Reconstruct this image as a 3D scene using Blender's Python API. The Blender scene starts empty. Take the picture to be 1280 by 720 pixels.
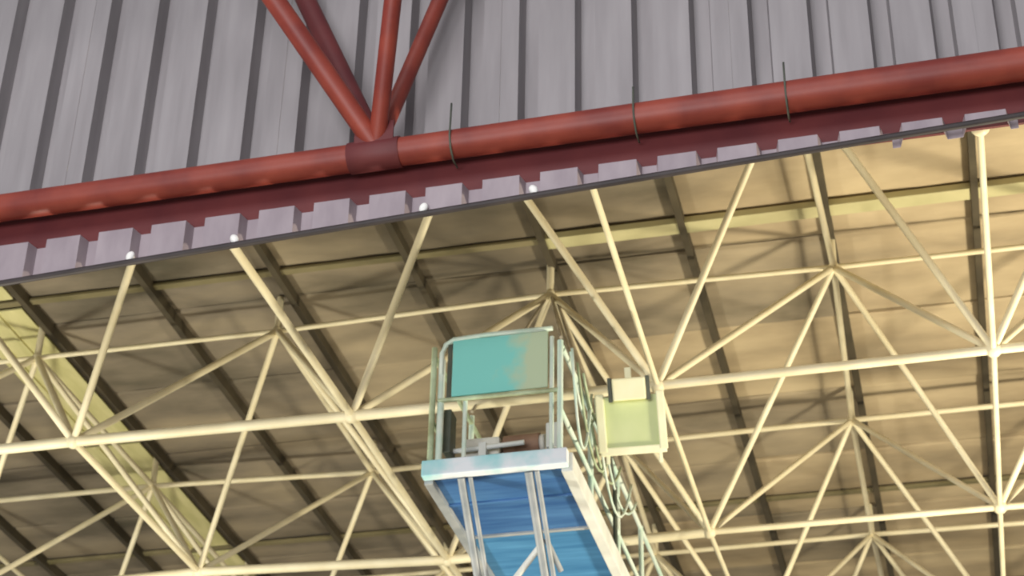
import bpy, bmesh, math, random
from mathutils import Vector, Matrix, Quaternion

random.seed(7)
sc = bpy.context.scene
col = sc.collection

# ------------------------------------------------------------------ camera
cam_data = bpy.data.cameras.new('camera')
cam_data.sensor_width = 36.0
cam_data.lens = 36.0 * 2364.0 / 1280.0
cam_data.clip_end = 300
cam_data.dof.use_dof = True               # the photograph is soft: lens focused a little short
cam_data.dof.focus_distance = 9.0
cam_data.dof.aperture_fstop = 4.0
cam = bpy.data.objects.new('camera', cam_data)
col.objects.link(cam)
pitch, roll, yaw = (math.radians(a) for a in (32.09, 1.15, -14.23))
fwd = Vector((math.sin(yaw) * math.cos(pitch), math.cos(yaw) * math.cos(pitch), math.sin(pitch)))
rgt = Vector((math.cos(yaw), -math.sin(yaw), 0))
upv = rgt.cross(fwd)
r2 = math.cos(roll) * rgt + math.sin(roll) * upv
u2 = -math.sin(roll) * rgt + math.cos(roll) * upv
cam.matrix_world = Matrix(((r2.x, u2.x, -fwd.x, 0), (r2.y, u2.y, -fwd.y, 0), (r2.z, u2.z, -fwd.z, 0), (0, 0, 0, 1)))
sc.camera = cam

# ------------------------------------------------------------------ world, light, exposure
world = bpy.data.worlds.new('overcast sky')
sc.world = world
world.use_nodes = True
wbg = world.node_tree.nodes['Background']
wbg.inputs[0].default_value = (0.86, 0.92, 1.0, 1)
wbg.inputs[1].default_value = 0.30

def area_light(name, loc, target, sx, sy, power, color):
    d = bpy.data.lights.new(name, 'AREA')
    d.shape = 'RECTANGLE'; d.size = sx; d.size_y = sy
    d.energy = power; d.color = color
    o = bpy.data.objects.new(name, d); col.objects.link(o)
    o.location = loc
    o.rotation_euler = (Vector(target) - Vector(loc)).to_track_quat('-Z', 'Y').to_euler()
    return o

def point_light(name, loc, power, color, size=0.35):
    d = bpy.data.lights.new(name, 'POINT')
    d.energy = power; d.color = color; d.shadow_soft_size = size
    o = bpy.data.objects.new(name, d); col.objects.link(o)
    o.location = loc
    return o

# high daylight from the open, higher bay behind the camera
area_light('high_daylight', (-5, -9, 19), (-3, 11.5, 9.5), 16, 7, 1900, (1.0, 0.95, 0.96))
area_light('low_front_fill', (-5, -10, 2.4), (-3, 11.5, 7.0), 12, 6, 3000, (0.97, 0.98, 1.0))  # unseen low fill, added to light the catwalk, floodlight and bottom chords
# unseen warm fills inside the hall, added to light roof and tubes from below
point_light('warm_fill_east', (4.2, 16.0, 3.6), 3700, (1.0, 0.90, 0.68), 0.5)
point_light('warm_fill_west', (-11.5, 13.5, 1.6), 2500, (1.0, 0.96, 0.80), 0.5)

sc.view_settings.view_transform = 'Standard'
sc.view_settings.look = 'None'
sc.view_settings.gamma = 1.0
sc.view_settings.use_curve_mapping = False
sc.view_settings.exposure = 0.0

# ------------------------------------------------------------------ materials
def srgb(r, g, b):
    f = lambda c: (c / 255 / 12.92) if c / 255 <= 0.04045 else ((c / 255 + 0.055) / 1.055) ** 2.4
    return (f(r), f(g), f(b), 1)

def mat(name, c1, c2=None, scale=3.0, rough=0.6, metal=0.0, bump=0.0, stretch=(1, 1, 1), lo=0.35, hi=0.7, detail=5, coords='Object'):
    m = bpy.data.materials.new(name); m.use_nodes = True
    nt = m.node_tree; n = nt.nodes; l = nt.links
    b = n['Principled BSDF']
    b.inputs['Roughness'].default_value = rough
    b.inputs['Metallic'].default_value = metal
    if c2 is None:
        b.inputs['Base Color'].default_value = c1
        return m
    tc = n.new('ShaderNodeTexCoord'); mp = n.new('ShaderNodeMapping')
    mp.inputs['Scale'].default_value = stretch
    if coords == 'World':
        g = n.new('ShaderNodeNewGeometry'); l.new(g.outputs['Position'], mp.inputs['Vector'])
    else:
        l.new(tc.outputs[coords], mp.inputs['Vector'])
    nz = n.new('ShaderNodeTexNoise'); nz.inputs['Scale'].default_value = scale; nz.inputs['Detail'].default_value = detail
    l.new(mp.outputs[0], nz.inputs['Vector'])
    cr = n.new('ShaderNodeValToRGB')
    cr.color_ramp.elements[0].position = lo; cr.color_ramp.elements[0].color = c1
    cr.color_ramp.elements[1].position = hi; cr.color_ramp.elements[1].color = c2
    l.new(nz.outputs['Fac'], cr.inputs['Fac'])
    l.new(cr.outputs['Color'], b.inputs['Base Color'])
    if bump:
        bp = n.new('ShaderNodeBump'); bp.inputs['Strength'].default_value = bump; bp.inputs['Distance'].default_value = 0.02
        l.new(nz.outputs['Fac'], bp.inputs['Height']); l.new(bp.outputs[0], b.inputs['Normal'])
    return m

M = {}
M['wall'] = mat('grey_cladding', srgb(140, 135, 137), srgb(156, 151, 153), 1.2, 0.55, stretch=(6, 6, 0.6), coords='World')
M['fascia'] = mat('pale_lilac_cladding', srgb(146, 134, 141), srgb(164, 152, 158), 2.0, 0.55, stretch=(3, 3, 1), coords='World')
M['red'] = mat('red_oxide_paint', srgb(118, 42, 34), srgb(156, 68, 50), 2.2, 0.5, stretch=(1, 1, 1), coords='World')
M['red_dark'] = mat('darker_red', srgb(88, 30, 34), srgb(106, 42, 42), 2.5, 0.6, coords='World')
M['cream'] = mat('cream_paint', srgb(226, 214, 178), srgb(238, 228, 196), 3.0, 0.5, coords='World')
M['purlin'] = mat('dark_steel', srgb(64, 57, 42), srgb(82, 73, 55), 2.5, 0.7, coords='World')
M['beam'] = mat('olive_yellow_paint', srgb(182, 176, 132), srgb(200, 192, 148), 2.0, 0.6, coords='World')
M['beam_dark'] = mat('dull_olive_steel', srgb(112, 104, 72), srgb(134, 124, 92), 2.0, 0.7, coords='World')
M['light_sheet'] = mat('yellowed_translucent_sheet', srgb(196, 190, 132), srgb(222, 214, 160), 2.2, 0.6, stretch=(3, .6, 1), coords='World')
M['trim'] = mat('dark_edge_trim', srgb(46, 39, 40), srgb(62, 54, 54), 3.0, 0.6, coords='World')
M['white'] = mat('white_bracket', srgb(245, 244, 240))
M['closure'] = mat('taupe_closure_foam', srgb(120, 108, 96), srgb(150, 136, 120), 8.0, 0.9, coords='World')
M['floor'] = mat('concrete_floor', srgb(146, 140, 128), srgb(166, 160, 148), 0.6, 0.8, coords='World')
M['blue'] = mat('blue_sheet', srgb(46, 90, 146), srgb(78, 126, 178), 2.0, 0.5, stretch=(.6, 5, 1), coords='World')
M['blue2'] = mat('light_blue_sheet', srgb(58, 118, 168), srgb(86, 148, 196), 2.0, 0.5, stretch=(.6, 5, 1), coords='World')
M['teal'] = mat('turquoise_panel', srgb(132, 214, 206), srgb(190, 208, 176), 3.0, 0.55, lo=0.4, hi=0.62)
def worn_patch(m, at, slope):
    """faded paint on one end of the panel: a ragged edge across its length"""
    nt = m.node_tree; n = nt.nodes; l = nt.links
    tc = n.new('ShaderNodeTexCoord'); sx = n.new('ShaderNodeSeparateXYZ'); l.new(tc.outputs['Object'], sx.inputs[0])
    nz = [q for q in n if q.type == 'TEX_NOISE'][0]; cr = [q for q in n if q.type == 'VALTORGB'][0]
    a = n.new('ShaderNodeMath'); a.operation = 'MULTIPLY_ADD'; a.inputs[1].default_value = slope; a.inputs[2].default_value = -at * slope
    l.new(sx.outputs[0], a.inputs[0])
    b = n.new('ShaderNodeMath'); b.operation = 'ADD'; l.new(a.outputs[0], b.inputs[0]); l.new(nz.outputs['Fac'], b.inputs[1])
    l.new(b.outputs[0], cr.inputs['Fac'])
worn_patch(M['teal'], 0.16, 1.1)
M['rail'] = mat('pale_turquoise_paint', srgb(196, 222, 206), srgb(226, 232, 220), 4.0, 0.5, coords='World')
M['rail_olive'] = mat('weathered_olive_rail', srgb(150, 158, 122), srgb(196, 214, 180), 5.0, 0.6, coords='World')
M['frontbeam'] = mat('white_and_turquoise_beam_paint', srgb(150, 215, 220), srgb(232, 238, 244), 1.6, 0.45, lo=.4, hi=.55, coords='World')
M['sidebeam'] = mat('off_white_beam_paint', srgb(206, 208, 202), srgb(232, 232, 226), 3.0, 0.5, coords='World')
M['greybeam'] = mat('blue_grey_steel', srgb(140, 146, 150), srgb(176, 178, 178), 4.0, 0.5, coords='World')
M['dark'] = mat('dark_green_steel', srgb(66, 72, 62), srgb(90, 94, 82), 4.0, 0.6, coords='World')
M['hanger'] = mat('dull_hanger_steel', srgb(150, 140, 120), srgb(184, 174, 152), 5.0, 0.5, coords='World')
M['machine'] = mat('machine_grey', srgb(196, 190, 178), srgb(230, 226, 216), 6.0, 0.6, coords='World')
M['machine_brown'] = mat('rusty_brown', srgb(120, 88, 70), srgb(150, 118, 96), 6.0, 0.7, coords='World')
M['lamp_frame'] = mat('pale_yellow_frame', srgb(244, 240, 200), srgb(250, 248, 214), 5.0, 0.4)
M['lamp_face'] = mat('pale_green_lens', srgb(196, 208, 150), srgb(208, 216, 164), 3.0, 0.3)
M['lamp_box'] = mat('cream_gear_box', srgb(246, 240, 196), srgb(250, 246, 210), 5.0, 0.5)

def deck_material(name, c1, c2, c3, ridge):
    """weathered roof soffit: blotchy beige with faint cross ribs in relief and a ragged dark mark"""
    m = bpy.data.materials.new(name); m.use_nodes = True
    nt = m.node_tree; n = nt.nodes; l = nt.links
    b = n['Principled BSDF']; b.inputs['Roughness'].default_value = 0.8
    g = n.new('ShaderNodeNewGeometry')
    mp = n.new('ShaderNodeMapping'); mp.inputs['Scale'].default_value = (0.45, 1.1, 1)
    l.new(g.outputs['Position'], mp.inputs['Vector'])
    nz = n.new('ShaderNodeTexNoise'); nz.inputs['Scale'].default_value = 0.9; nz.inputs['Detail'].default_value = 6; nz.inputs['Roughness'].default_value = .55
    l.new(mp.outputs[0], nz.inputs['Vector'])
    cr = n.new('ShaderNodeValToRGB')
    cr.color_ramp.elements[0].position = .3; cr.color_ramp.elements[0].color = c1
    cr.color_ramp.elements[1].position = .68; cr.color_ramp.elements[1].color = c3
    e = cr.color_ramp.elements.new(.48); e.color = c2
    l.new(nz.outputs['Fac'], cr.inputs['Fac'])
    # ragged dark mark around the trolley hanger
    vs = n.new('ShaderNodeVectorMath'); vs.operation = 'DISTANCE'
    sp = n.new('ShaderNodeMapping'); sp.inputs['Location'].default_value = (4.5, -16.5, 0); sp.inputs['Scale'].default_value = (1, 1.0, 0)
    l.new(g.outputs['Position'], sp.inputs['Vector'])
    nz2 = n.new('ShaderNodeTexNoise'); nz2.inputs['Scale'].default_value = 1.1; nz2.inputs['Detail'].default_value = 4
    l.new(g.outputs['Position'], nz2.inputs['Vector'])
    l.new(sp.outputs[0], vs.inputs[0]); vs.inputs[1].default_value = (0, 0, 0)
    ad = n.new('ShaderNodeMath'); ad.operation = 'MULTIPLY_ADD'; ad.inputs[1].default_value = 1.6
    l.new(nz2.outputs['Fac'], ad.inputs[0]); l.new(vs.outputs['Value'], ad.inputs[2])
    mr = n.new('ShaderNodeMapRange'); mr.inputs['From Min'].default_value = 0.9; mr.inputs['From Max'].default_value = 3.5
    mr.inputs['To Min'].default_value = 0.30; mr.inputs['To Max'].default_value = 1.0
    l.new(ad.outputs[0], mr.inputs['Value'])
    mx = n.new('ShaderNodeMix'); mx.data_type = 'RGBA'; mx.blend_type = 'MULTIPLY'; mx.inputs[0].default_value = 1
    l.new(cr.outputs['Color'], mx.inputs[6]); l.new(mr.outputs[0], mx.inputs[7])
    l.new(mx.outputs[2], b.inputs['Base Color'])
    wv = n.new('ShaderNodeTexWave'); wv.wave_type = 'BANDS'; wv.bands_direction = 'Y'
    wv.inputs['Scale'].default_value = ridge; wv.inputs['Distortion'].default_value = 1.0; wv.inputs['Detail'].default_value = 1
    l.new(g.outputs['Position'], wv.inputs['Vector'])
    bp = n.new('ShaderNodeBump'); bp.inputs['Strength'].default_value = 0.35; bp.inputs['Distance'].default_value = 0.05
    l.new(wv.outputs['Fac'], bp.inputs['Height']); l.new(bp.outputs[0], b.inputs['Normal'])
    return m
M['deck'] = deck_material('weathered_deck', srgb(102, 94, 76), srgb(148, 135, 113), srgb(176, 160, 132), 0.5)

M['deck_paler'] = deck_material('paler_deck', srgb(142, 128, 104), srgb(174, 156, 126), srgb(200, 182, 148), 0.5)  # paler tones, used for the right-hand panels
M['deck_darker'] = deck_material('darker_deck', srgb(88, 82, 68), srgb(132, 121, 104), srgb(160, 146, 122), 0.5)  # darker tones, used for the left-hand panels

# ------------------------------------------------------------------ helpers
def new_obj(name, mesh, parent=None, material=None):
    if material is not None and not mesh.materials:
        mesh.materials.append(material)
    o = bpy.data.objects.new(name, mesh); col.objects.link(o)
    if parent is not None: o.parent = parent
    return o

def from_bm(name, bm, parent=None, material=None, smooth=False):
    me = bpy.data.meshes.new(name)
    bmesh.ops.recalc_face_normals(bm, faces=bm.faces)
    bm.to_mesh(me); bm.free()
    if smooth:
        for p in me.polygons: p.use_smooth = True
    return new_obj(name, me, parent, material)

def thing(name, label, cat, loc=(0, 0, 0), group=None):
    o = bpy.data.objects.new(name, None); col.objects.link(o)
    o.location = loc; o.empty_display_size = .2
    o['label'] = label; o['category'] = cat
    if group: o['group'] = group
    return o

def structure(name, loc=(0, 0, 0)):
    o = bpy.data.objects.new(name, None); col.objects.link(o)
    o.location = loc; o['kind'] = 'structure'
    return o

UNIT = {}
def unit_tube(material, seg=14, taper=1.0):
    key = ('t', material.name, seg, taper)
    if key not in UNIT:
        bm = bmesh.new()
        bmesh.ops.create_cone(bm, cap_ends=True, segments=seg, radius1=1, radius2=taper, depth=1)
        me = bpy.data.meshes.new('tube'); bm.to_mesh(me); bm.free()
        for p in me.polygons: p.use_smooth = len(p.vertices) == 4
        me.materials.append(material); UNIT[key] = me
    return UNIT[key]

def unit_ball(material):
    key = ('b', material.name)
    if key not in UNIT:
        bm = bmesh.new(); bmesh.ops.create_uvsphere(bm, u_segments=14, v_segments=9, radius=1)
        me = bpy.data.meshes.new('ball'); bm.to_mesh(me); bm.free()
        for p in me.polygons: p.use_smooth = True
        me.materials.append(material); UNIT[key] = me
    return UNIT[key]

def tube(name, p, q, r, material, parent=None, seg=14, taper=1.0):
    p, q = Vector(p), Vector(q)
    d = q - p
    o = new_obj(name, unit_tube(material, seg, taper), parent)
    base = Vector(parent.location) if parent is not None else Vector()
    o.location = (p + q) / 2 - base
    o.rotation_mode = 'QUATERNION'
    o.rotation_quaternion = d.to_track_quat('Z', 'Y')
    o.scale = (r, r, d.length)
    return o

def ball(name, p, r, material, parent=None):
    o = new_obj(name, unit_ball(material), parent)
    base = Vector(parent.location) if parent is not None else Vector()
    o.location = Vector(p) - base; o.scale = (r, r, r)
    return o

def box(name, lo, hi, material, parent=None, bevel=0.01, rot=None):
    lo, hi = Vector(lo), Vector(hi)
    c = (lo + hi) / 2; s = hi - lo
    bm = bmesh.new(); bmesh.ops.create_cube(bm, size=1)
    bmesh.ops.scale(bm, vec=s, verts=bm.verts)
    b = min(bevel, min(s) * .3)
    if b > 0: bmesh.ops.bevel(bm, geom=bm.edges[:], offset=b, segments=2, affect='EDGES', profile=.6)
    o = from_bm(name, bm, parent, material)
    base = Vector(parent.location) if parent is not None else Vector()
    o.location = c - base
    if rot: o.rotation_euler = rot
    return o

def path_tube(name, pts, r, material, parent=None, seg=10):
    """a bent tube as one swept mesh"""
    pts = [Vector(p) for p in pts]
    base = Vector(parent.location) if parent is not None else Vector()
    bm = bmesh.new(); rings = []
    ref = Vector((0.13, 0.31, 0.94))
    for i, p in enumerate(pts):
        t = (pts[min(i + 1, len(pts) - 1)] - pts[max(i - 1, 0)]).normalized()
        a = t.cross(ref).normalized(); b = t.cross(a)
        rings.append([bm.verts.new(p - base + r * (math.cos(k * 2 * math.pi / seg) * a + math.sin(k * 2 * math.pi / seg) * b)) for k in range(seg)])
    for A, B in zip(rings, rings[1:]):
        for k in range(seg): bm.faces.new((A[k], A[(k + 1) % seg], B[(k + 1) % seg], B[k]))
    bm.faces.new(rings[0][::-1]); bm.faces.new(rings[-1])
    return from_bm(name, bm, parent, material, smooth=True)

def sheet(name, prof, zlo, zhi, material, parent, thick=0.004, notch=0.0):
    """trapezoidal sheet: PROF is a list of (x, y); zlo / zhi give the bottom and top edge at x"""
    bm = bmesh.new()
    rows = []; yf = min(y for _, y in prof)
    for dy in (0, thick):
        rows.append([(bm.verts.new((x, y + dy, zlo(x) + (notch if y > yf + .05 else 0))), bm.verts.new((x, y + dy, zhi(x)))) for x, y in prof])
    f, b = rows
    n = len(prof)
    for i in range(n - 1):
        bm.faces.new((f[i][0], f[i + 1][0], f[i + 1][1], f[i][1]))
        bm.faces.new((b[i][0], b[i][1], b[i + 1][1], b[i + 1][0]))
        bm.faces.new((f[i][1], f[i + 1][1], b[i + 1][1], b[i][1]))
        bm.faces.new((f[i][0], b[i][0], b[i + 1][0], f[i + 1][0]))
    bm.faces.new((f[0][0], f[0][1], b[0][1], b[0][0])); bm.faces.new((f[-1][0], b[-1][0], b[-1][1], f[-1][1]))
    return from_bm(name, bm, parent, material)

# ------------------------------------------------------------------ the setting
FLOOR_Z = -1.6
floor = structure('floor')
floor_slab = box('floor_slab', (-30, -25, FLOOR_Z - .2), (26, 45, FLOOR_Z), M['floor'], floor, 0)

# upper wall: trapezoidal cladding, one sheet per two ribs
wall = structure('wall_front')
PW, X0 = 0.469, 0.888                       # rib pitch and the middle of one trough
WY, WD = 11.69, 0.15                       # front of the pans and depth of the troughs
def wall_profile(k):
    xc = X0 + k * PW
    return [(xc - PW / 2, WY), (xc - .085, WY), (xc - .062, WY + WD), (xc + .062, WY + WD), (xc + .085, WY), (xc + PW / 2, WY)]
for k in range(-22, 7, 2):
    pr = wall_profile(k) + wall_profile(k + 1)[1:]
    dy = -0.005 if (k // 2) % 2 else 0.0
    sheet('cladding_sheet', [(x, y + dy) for x, y in pr], lambda x: 8.72, lambda x: 14.5, M['wall'], wall)

# fascia strip below the red beam: tapers towards the right
fascia = structure('trim_1')
PF, XF, FY, FD = 0.4525, -6.168, 11.42, 0.11
def f_profile(k):
    xc = XF + k * PF
    return [(xc - PF / 2, FY + FD), (xc - .17, FY + FD), (xc - .145, FY), (xc + .145, FY), (xc + .17, FY + FD), (xc + PF / 2, FY + FD)]
f_bot = lambda x: 7.955 + 0.0478 * (x + 7.15)
f_top = lambda x: 8.353 + 0.011 * (x + 7.2)
for k in range(-4, 16, 2):
    pr = f_profile(k) + f_profile(k + 1)[1:]
    sheet('fascia_sheet', pr, f_bot, f_top, M['fascia'], fascia, notch=.085 if XF + k * PF < -.6 else 0.0)
for xa, xb in ((-8.2, -5.99), (-5.99, -3.2), (-3.2, -0.4), (-0.4, 1.6)):
    tube('edge_trim', (xa, 11.385, f_bot(xa)), (xb, 11.385, f_bot(xb)), .026, M['trim'], fascia)
# bright fixing brackets on the fascia edge
for x in (-5.991, -5.125, -3.597, -2.735):
    z = f_bot(x) + .035
    bm = bmesh.new()
    bmesh.ops.create_uvsphere(bm, u_segments=12, v_segments=8, radius=.034)
    bmesh.ops.scale(bm, vec=(1, .8, 1.35), verts=bm.verts)
    o = from_bm('fixing_bracket', bm, fascia, M['white'], True)
    o.location = (x, 11.385, z + .02)
    o.rotation_euler = (0, .35 if x in (-5.991, -3.597) else -.5, 0)

# ------------------------------------------------------------------ ceiling: deck, purlins, cross beams
ceiling = structure('ceiling')
AX, AY, AZ, BX, BY, H = -8.407, 15.269, 8.644, 3.0, 3.39, 2.118
px = lambda k: AX + 1.5 * k + .08
variants, paler, darker = [], [], []
for v in range(4):
    bm = bmesh.new()
    w, d = 1.5 - .02, BY / 2 - .018
    prof = []
    xs = [-w / 2, -w / 4, 0, w / 4, w / 2]
    ys = [-d / 2, -d / 2 + .04, d / 2 - .04, d / 2]
    gr = [[bm.verts.new((x, y, (0.012 if j in (0, 3) else 0) + random.uniform(-.008, .008))) for j, y in enumerate(ys)] for x in xs]
    tp = [[bm.verts.new((x, y, .06)) for y in ys] for x in xs]
    for i in range(4):
        for j in range(3):
            bm.faces.new((gr[i][j], gr[i][j + 1], gr[i + 1][j + 1], gr[i + 1][j]))
            bm.faces.new((tp[i][j], tp[i + 1][j], tp[i + 1][j + 1], tp[i][j + 1]))
    for i in range(4):
        bm.faces.new((gr[i][0], gr[i + 1][0], tp[i + 1][0], tp[i][0])); bm.faces.new((gr[i][3], tp[i][3], tp[i + 1][3], gr[i + 1][3]))
    for j in range(3):
        bm.faces.new((gr[0][j], tp[0][j], tp[0][j + 1], gr[0][j + 1])); bm.faces.new((gr[4][j], gr[4][j + 1], tp[4][j + 1], tp[4][j]))
    me = bpy.data.meshes.new('deck_panel')
    bmesh.ops.recalc_face_normals(bm, faces=bm.faces); bm.to_mesh(me); bm.free()
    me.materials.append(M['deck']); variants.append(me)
    mc = me.copy(); mc.materials[0] = M['deck_paler']; paler.append(mc)
    mo = me.copy(); mo.materials[0] = M['deck_darker']; darker.append(mo)
DZ = 11.23
for k in range(-4, 9):
    for j in range(-1, 11):
        o = new_obj('deck_panel', random.choice(paler if k > 4 or (k == 4 and j % 2) or (k == 3 and j % 3 == 0) else darker if k < 1 else variants), ceiling)
        o.location = (px(k) + .75, AY - BY / 2 + j * BY / 2 + BY / 4 + 0.06, DZ + random.uniform(-.012, .012))
        o.rotation_euler = (random.uniform(-.006, .006), random.uniform(-.006, .006), 0)
for k in range(-4, 10):
    bm = bmesh.new()
    # C section purlin
    x, wf, hh, t = px(k), .075, .17, .02
    box('purlin', (x - wf / 2, 12.0, DZ - .14), (x + wf / 2, 33.0, DZ - .01), M['purlin'], ceiling, .006)
    bm.free()
# cross beams along X and the yellowed strips of sheet
for j in range(0, 6):
    y = 16.42 + j * BY
    for xa, xb in ((px(-4), px(3)), (px(3) + .01, px(9))):
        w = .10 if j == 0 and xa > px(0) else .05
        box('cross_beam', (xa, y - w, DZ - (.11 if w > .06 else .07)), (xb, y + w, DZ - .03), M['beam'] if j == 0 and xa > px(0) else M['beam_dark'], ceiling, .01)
for ya, yb in ((12.2, 16.3), (16.52, 19.7), (19.9, 23.1), (23.3, 26.5), (26.7, 30.0)):
    o = box('roof_light_sheet', (px(-2) + .62, ya, DZ - .075), (px(-1) - .12, yb, DZ - .05), M['light_sheet'], ceiling, .004)
    for xx in (px(-2) + .8, px(-2) + 1.05):
        box('glazing_bar', (xx - .02, ya, DZ - .10), (xx + .02, yb, DZ - .07), M['light_sheet'], ceiling, .004)

# ------------------------------------------------------------------ space frame
frame = thing('space_frame', 'cream tubular steel space frame under the beige roof deck', 'space frame', (AX, AY, 0))
nudge = {('b', 1, -1): (-0.11, 0), ('b', 0, 0): (0.064, -0.020), ('b', 1, 0): (-0.045, 0.034), ('b', 2, 0): (-0.054, 0.047), ('b', 3, 0): (0.012, 0.013),
         ('b', 0, 1): (0.089, -0.126), ('b', 1, 1): (-0.029, 0.115), ('b', 2, 1): (-0.063, -0.037), ('b', 3, 1): (-0.008, -0.041),
         ('b', 3, 2): (-0.021, -0.017), ('t', 0, 1): (-0.086, 0.007), ('t', 1, 1): (0.062, -0.115), ('t', 2, 1): (0.079, -0.022),
         ('t', 0, 2): (-0.090, 0.189), ('t', 1, 2): (0.138, 0.072), ('t', 2, 2): (-0.029, 0.025), ('t', 2, 3): (-0.051, -0.050)}
def node(l, i, j):
    n = nudge.get((l, i, j), (0, 0))
    if l == 'b': return Vector((AX + i * BX + n[0], AY + j * BY + n[1], AZ))
    return Vector((AX + (i + .5) * BX + n[0], AY + (j - .5) * BY + n[1], AZ + H))
BI, BJ = range(-2, 5), range(-1, 5)
TI, TJ = range(-2, 4), range(0, 5)
for i in BI:
    for j in BJ:
        ball('node_ball', node('b', i, j), .075, M['cream'], frame)
        if i + 1 in BI and j >= 0: tube('bottom_chord', node('b', i, j), node('b', i + 1, j), .054 if i < 2 else (.044 if j < 1 else .035), M['cream'], frame)
        if j + 1 in BJ and (j >= 0 or i >= 1): tube('bottom_chord', node('b', i, j), node('b', i, j + 1), .036 if i < 2 else .027, M['cream'], frame)
        for di in (-1, 0):
            for dj in (0, 1):
                if i + di in TI and j + dj in TJ:
                    tube('web_tube', node('b', i, j), node('t', i + di, j + dj), (.038 if i < 2 else .035) if j < 1 else (.034 if i < 2 else .032), M['cream'], frame)
for i in TI:
    for j in TJ:
        ball('node_ball', node('t', i, j), .06, M['cream'], frame)
        tube('purlin_stool', node('t', i, j), node('t', i, j) + Vector((0, 0, DZ - .03 - AZ - H)), .04, M['cream'], frame)
        if i + 1 in TI: tube('top_chord', node('t', i, j), node('t', i + 1, j), .029 if j == 1 else .034, M['cream'], frame)
        if j + 1 in TJ and (j > 0 or i > 1): tube('top_chord', node('t', i, j), node('t', i, j + 1), .034, M['cream'], frame)

# ------------------------------------------------------------------ red truss in front of the wall
truss = thing('red_roof_truss', 'red painted steel tube truss running in front of the grey cladding', 'truss', (-4.0, 11.4, 8.7))
tz = lambda x: 8.700 + .0115 * (x + 7.26)
tube('bottom_chord', (-9.6, 11.38, tz(-9.6)), (-4.0, 11.38, tz(-4.0)), .114, M['red'], truss, 24)
tube('bottom_chord', (-4.0, 11.38, tz(-4.0)), (4.2, 11.38, tz(4.2)), .114, M['red'], truss, 24, 1.22)
# deep channel behind and below it
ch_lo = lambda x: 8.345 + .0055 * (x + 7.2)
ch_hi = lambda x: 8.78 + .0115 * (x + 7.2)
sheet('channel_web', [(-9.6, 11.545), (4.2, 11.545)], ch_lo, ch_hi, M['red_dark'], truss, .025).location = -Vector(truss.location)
NODE = Vector((-4.0, 11.36, 8.80))
webs = [((-4.707, 10.7, 9.883), .085, 'red'), ((-3.716, 10.7, 9.699), .070, 'red'), ((-4.755, 11.45, 10.53), .085, 'red_dark'), ((-3.566, 11.45, 10.302), .066, 'red')]  # left back web: its shade is put into the colour as darker red
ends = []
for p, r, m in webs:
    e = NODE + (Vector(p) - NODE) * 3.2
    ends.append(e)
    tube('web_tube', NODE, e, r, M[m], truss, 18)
    if p[1] < 11:
        pass
zf, zb = ends[0].z, ends[2].z
tube('top_chord', (-9.6, ends[0].y, ends[0].z), (4.2, ends[1].y, ends[1].z), .09, M['red'], truss, 20)
tube('top_chord', (-9.6, 11.5, zb), (4.2, 11.5, ends[3].z), .09, M['red'], truss, 20)
box('gusset_plate', (-4.16, 11.27, 8.70), (-3.84, 11.29, 8.98), M['red_dark'], truss, .006)
tube('node_sleeve', (-4.22, 11.38, tz(-4.2)), (-3.80, 11.38, tz(-3.8)), .126, M['red_dark'], truss, 22)
for x, z0, z1 in ((-3.375, 8.60, 9.06), (-1.937, 8.56, 8.98), (-.79, 8.72, 9.02)):
    c = tz(x)
    path_tube('hook_bolt', [(x, 11.50, c - .14), (x, 11.38, c - .15), (x, 11.29, c - .10), (x, 11.25, c), (x, 11.26, c + .11), (x, 11.27, z1)], .008, M['dark'], truss, 8)

# ------------------------------------------------------------------ suspended blue catwalk
XL, XR, Y0, Y1, ZF = -4.25, -3.03, 13.90, 19.4, 7.17
cat = thing('suspended_catwalk', 'blue bottomed suspended catwalk with turquoise end panel and white edge beams', 'catwalk', ((XL + XR) / 2, Y0, ZF))
box('front_beam', (XL - .03, Y0 - .05, ZF), (XR + .02, Y0 + .05, ZF + .15), M['frontbeam'], cat, .012)
box('side_beam', (XR - .05, Y0 + .05, ZF - .03), (XR + .05, Y1, ZF + .15), M['sidebeam'], cat, .012)
box('side_beam', (XL - .03, Y0 + .05, ZF - .03), (XL + .05, Y1, ZF + .13), M['greybeam'], cat, .012)
ys = [Y0 + .06, Y0 + .58, Y0 + 1.26, Y0 + 2.6, Y0 + 4.0, Y1]
for i in range(5):
    box('floor_panel', (XL + .05, ys[i] + .012, ZF + .02 + (.03 if i > 1 else 0)), (XR - .05, ys[i + 1] - .012, ZF + .05 + (.03 if i > 1 else 0)), M['blue'] if i < 2 else M['blue2'], cat, .006)
    if i: box('cross_member', (XL + .05, ys[i] - .02, ZF - .0), (XR - .05, ys[i] + .02, ZF + .045), M['greybeam'] if i == 2 else M['blue'], cat, .005)
# inclined struts below the floor
for xs_, r in ((-3.95, .035), (-3.87, .02), (-3.36, .038), (-3.29, .022)):
    tube('strut', (xs_, Y0 + .05, ZF + .0), (xs_ + .01, Y0 + .76, ZF - .78), r, M['greybeam'], cat, 12)
tube('brace', (-3.37, Y0 + .55, ZF - .46), (-3.72, Y0 + .70, ZF - .80), .028, M['sidebeam'], cat, 12)
tube('brace', (-3.31, Y0 + .50, ZF - .42), (-3.22, Y0 + .70, ZF - .64), .024, M['greybeam'], cat, 12)
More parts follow.
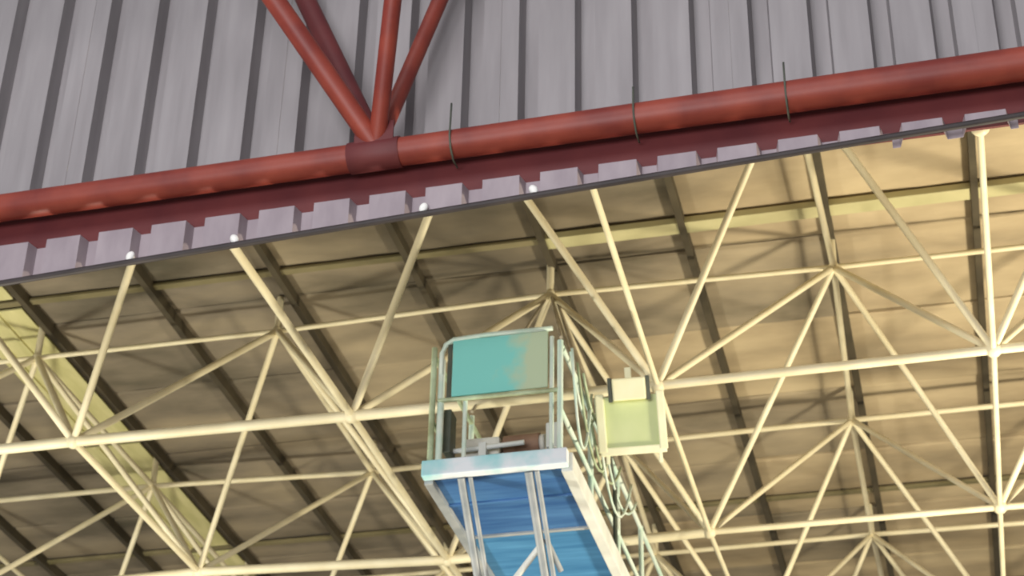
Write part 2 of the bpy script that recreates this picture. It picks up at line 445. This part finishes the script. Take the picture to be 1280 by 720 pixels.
# handrail posts and rails
ZT = ZF + 1.30
rail_posts = [Y0, Y0 + 1.3, Y0 + 2.6, Y0 + 3.9, Y1 - .05]
for n_, y in enumerate(rail_posts):
    tube('rail_post', (XR - .05, y, ZF + .1), (XR - .05, y, ZT - .08), .026, M['rail'], cat)
    tube('rail_post', (XL + .03, y, ZF + .1), (XL + .03, y, ZT - .02), .026, M['rail'] if n_ else M['rail_olive'], cat)
for z in (.55, 1.20):
    tube('side_rail', (XR - .05, Y0, ZF + z), (XR - .05, Y1 - .05, ZF + z), .022, M['rail'], cat)
    tube('side_rail', (XL + .03, Y0, ZF + z), (XL + .03, Y1 - .05, ZF + z), .022, M['rail_olive'], cat)
tube('inner_post', (XR - .13, Y0 + .02, ZF + .1), (XR - .13, Y0 + .02, ZF + 1.28), .02, M['rail'], cat)
tube('inner_post', (XL + .10, Y0 + .02, ZF + .1), (XL + .10, Y0 + .02, ZF + 1.16), .03, M['rail'], cat)
path_tube('top_rail', [(XL + .10, Y0, ZF + 1.0), (XL + .10, Y0, ZF + 1.22), (XL + .13, Y0, ZF + 1.30), (XL + .20, Y0, ZF + 1.345), (XL + .5, Y0, ZF + 1.36), (XR - .12, Y0, ZF + 1.355)], .024, M['rail'], cat)
ep = box('end_panel', (XL + .20, Y0 - .012, ZF + .77), (XR - .16, Y0 + .012, ZF + 1.33), M['teal'], cat, .006)
ep['label'] = 'turquoise panel with one faded olive end'
tube('panel_rail', (XL + .08, Y0, ZF + .745), (XR - .04, Y0, ZF + .735), .02, M['rail_olive'], cat)
box('panel_edge', (XL + .155, Y0 - .01, ZF + .76), (XL + .195, Y0 + .01, ZF + 1.30), M['dark'], cat, .004)
tube('inner_stile', (XL + .32, Y0 + .03, ZF + .14), (XL + .32, Y0 + .03, ZF + .75), .02, M['rail'], cat)
box('stop_block', (XL + .10, Y0 + .12, ZF + .3), (XL + .17, Y0 + .3, ZF + .72), M['dark'], cat, .01)
# drive machinery on the floor behind the front opening
box('machine_bed', (XL + .14, Y0 + .30, ZF + .06), (XR - .14, Y0 + .62, ZF + .34), M['greybeam'], cat, .02)
box('gear_case', (XL + .22, Y0 + .32, ZF + .34), (XL + .56, Y0 + .60, ZF + .52), M['machine'], cat, .03)
tube('drive_motor', (XL + .58, Y0 + .44, ZF + .46), (XL + .90, Y0 + .44, ZF + .46), .10, M['machine_brown'], cat, 18)
tube('motor_cap', (XL + .90, Y0 + .44, ZF + .46), (XL + .95, Y0 + .44, ZF + .46), .085, M['machine'], cat, 18)
tube('drive_shaft', (XL + .12, Y0 + .24, ZF + .36), (XL + .80, Y0 + .24, ZF + .385), .022, M['sidebeam'], cat)
box('control_box', (XR - .24, Y0 + .28, ZF + .34), (XR - .12, Y0 + .44, ZF + .58), M['sidebeam'], cat, .015)
box('shaft_bearing', (XL + .40, Y0 + .20, ZF + .15), (XL + .47, Y0 + .28, ZF + .41), M['sidebeam'], cat, .01)
# loose cables on the open side
T1 = node('t', 1, 1)
for y in (Y0 + .03, Y0 + .65, Y0 + 1.3, Y0 + 2.0, Y0 + 2.6, Y0 + 3.6):
    tube('hanger_rod', (XR - .05, y, ZT - .03), (T1.x + (.02 if y < 15 else 0.06), T1.y - .02, T1.z - .05), .016, M['hanger'], frame, 8)
tube('hanger_rod', (XL + .03, Y0 + 1.3, ZT + .03), (T1.x - .04, T1.y - .02, T1.z - .05), .016, M['hanger'], frame, 8)
for i_, (ya, yb, sag) in enumerate(((.1, 1.25, .35), (.7, 2.4, .5), (1.4, 3.2, .45), (.3, 1.9, .62), (.05, .9, .75), (.5, 1.5, .2), (1.0, 2.8, .7))):
    pts = []
    for q_ in range(13):
        t_ = q_ / 12
        pts.append((XR + .02 + (.006 * i_), Y0 + ya + (yb - ya) * t_, ZF + 1.16 - sag * 4 * t_ * (1 - t_)))
    path_tube('cable_loop', pts, .013, M['rail_olive'] if i_ % 2 else M['rail'], cat, 6)
tube('cable_drop', (XR + .03, 15.95, ZF + .78), (XR + .03, 15.95, ZF + .16), .022, M['dark'], cat, 10)
tube('cable_drop', (XR + .04, 15.60, ZF + 1.12), (XR + .03, 15.95, ZF + .78), .014, M['dark'], cat, 10)

# ------------------------------------------------------------------ floodlight below the frame node
fl = thing('floodlight', 'square floodlight with pale green lens and cream gear box beside the catwalk', 'floodlight', (-2.64, 14.9, 8.06))
RX = math.radians(28)
def fpart(name, lo, hi, m, bevel=.01, parent=None):
    o = box(name, lo, hi, m, parent or fl, bevel)
    o.location = (Vector(lo) + Vector(hi)) / 2
    return o
# local frame: x across, z up, y away from camera, whole lamp tilted by its empty
fpart('housing', (-.27, .02, -.24), (.27, .16, .24), M['greybeam'], .03)
fpart('lens', (-.25, -.005, -.22), (.25, .02, .24), M['lamp_face'], .006)
fpart('frame_bar', (-.315, -.035, -.26), (-.235, .04, .27), M['lamp_frame'], .012)
fpart('frame_bar', (.235, -.035, -.26), (.31, .04, .27), M['lamp_frame'], .012)
fpart('frame_bar', (-.30, -.03, -.29), (.30, .04, -.215), M['lamp_frame'], .012)
fpart('gear_box', (-.15, -.10, .20), (.15, .06, .40), M['lamp_box'], .015)
fpart('box_cheek', (-.19, -.08, .19), (-.152, .06, .41), M['dark'], .006)
fpart('box_cheek', (.152, -.08, .19), (.19, .06, .41), M['dark'], .006)
fpart('bracket_foot', (-.255, -.02, -.36), (-.22, .02, -.28), M['lamp_frame'], .008)
fpart('bracket_foot', (.22, -.02, -.38), (.255, .02, -.28), M['lamp_frame'], .008)
fpart('yoke', (-.03, .10, .10), (.03, .14, .50), M['lamp_frame'], .008)
fl.rotation_euler = (RX, math.radians(-3), math.radians(8))
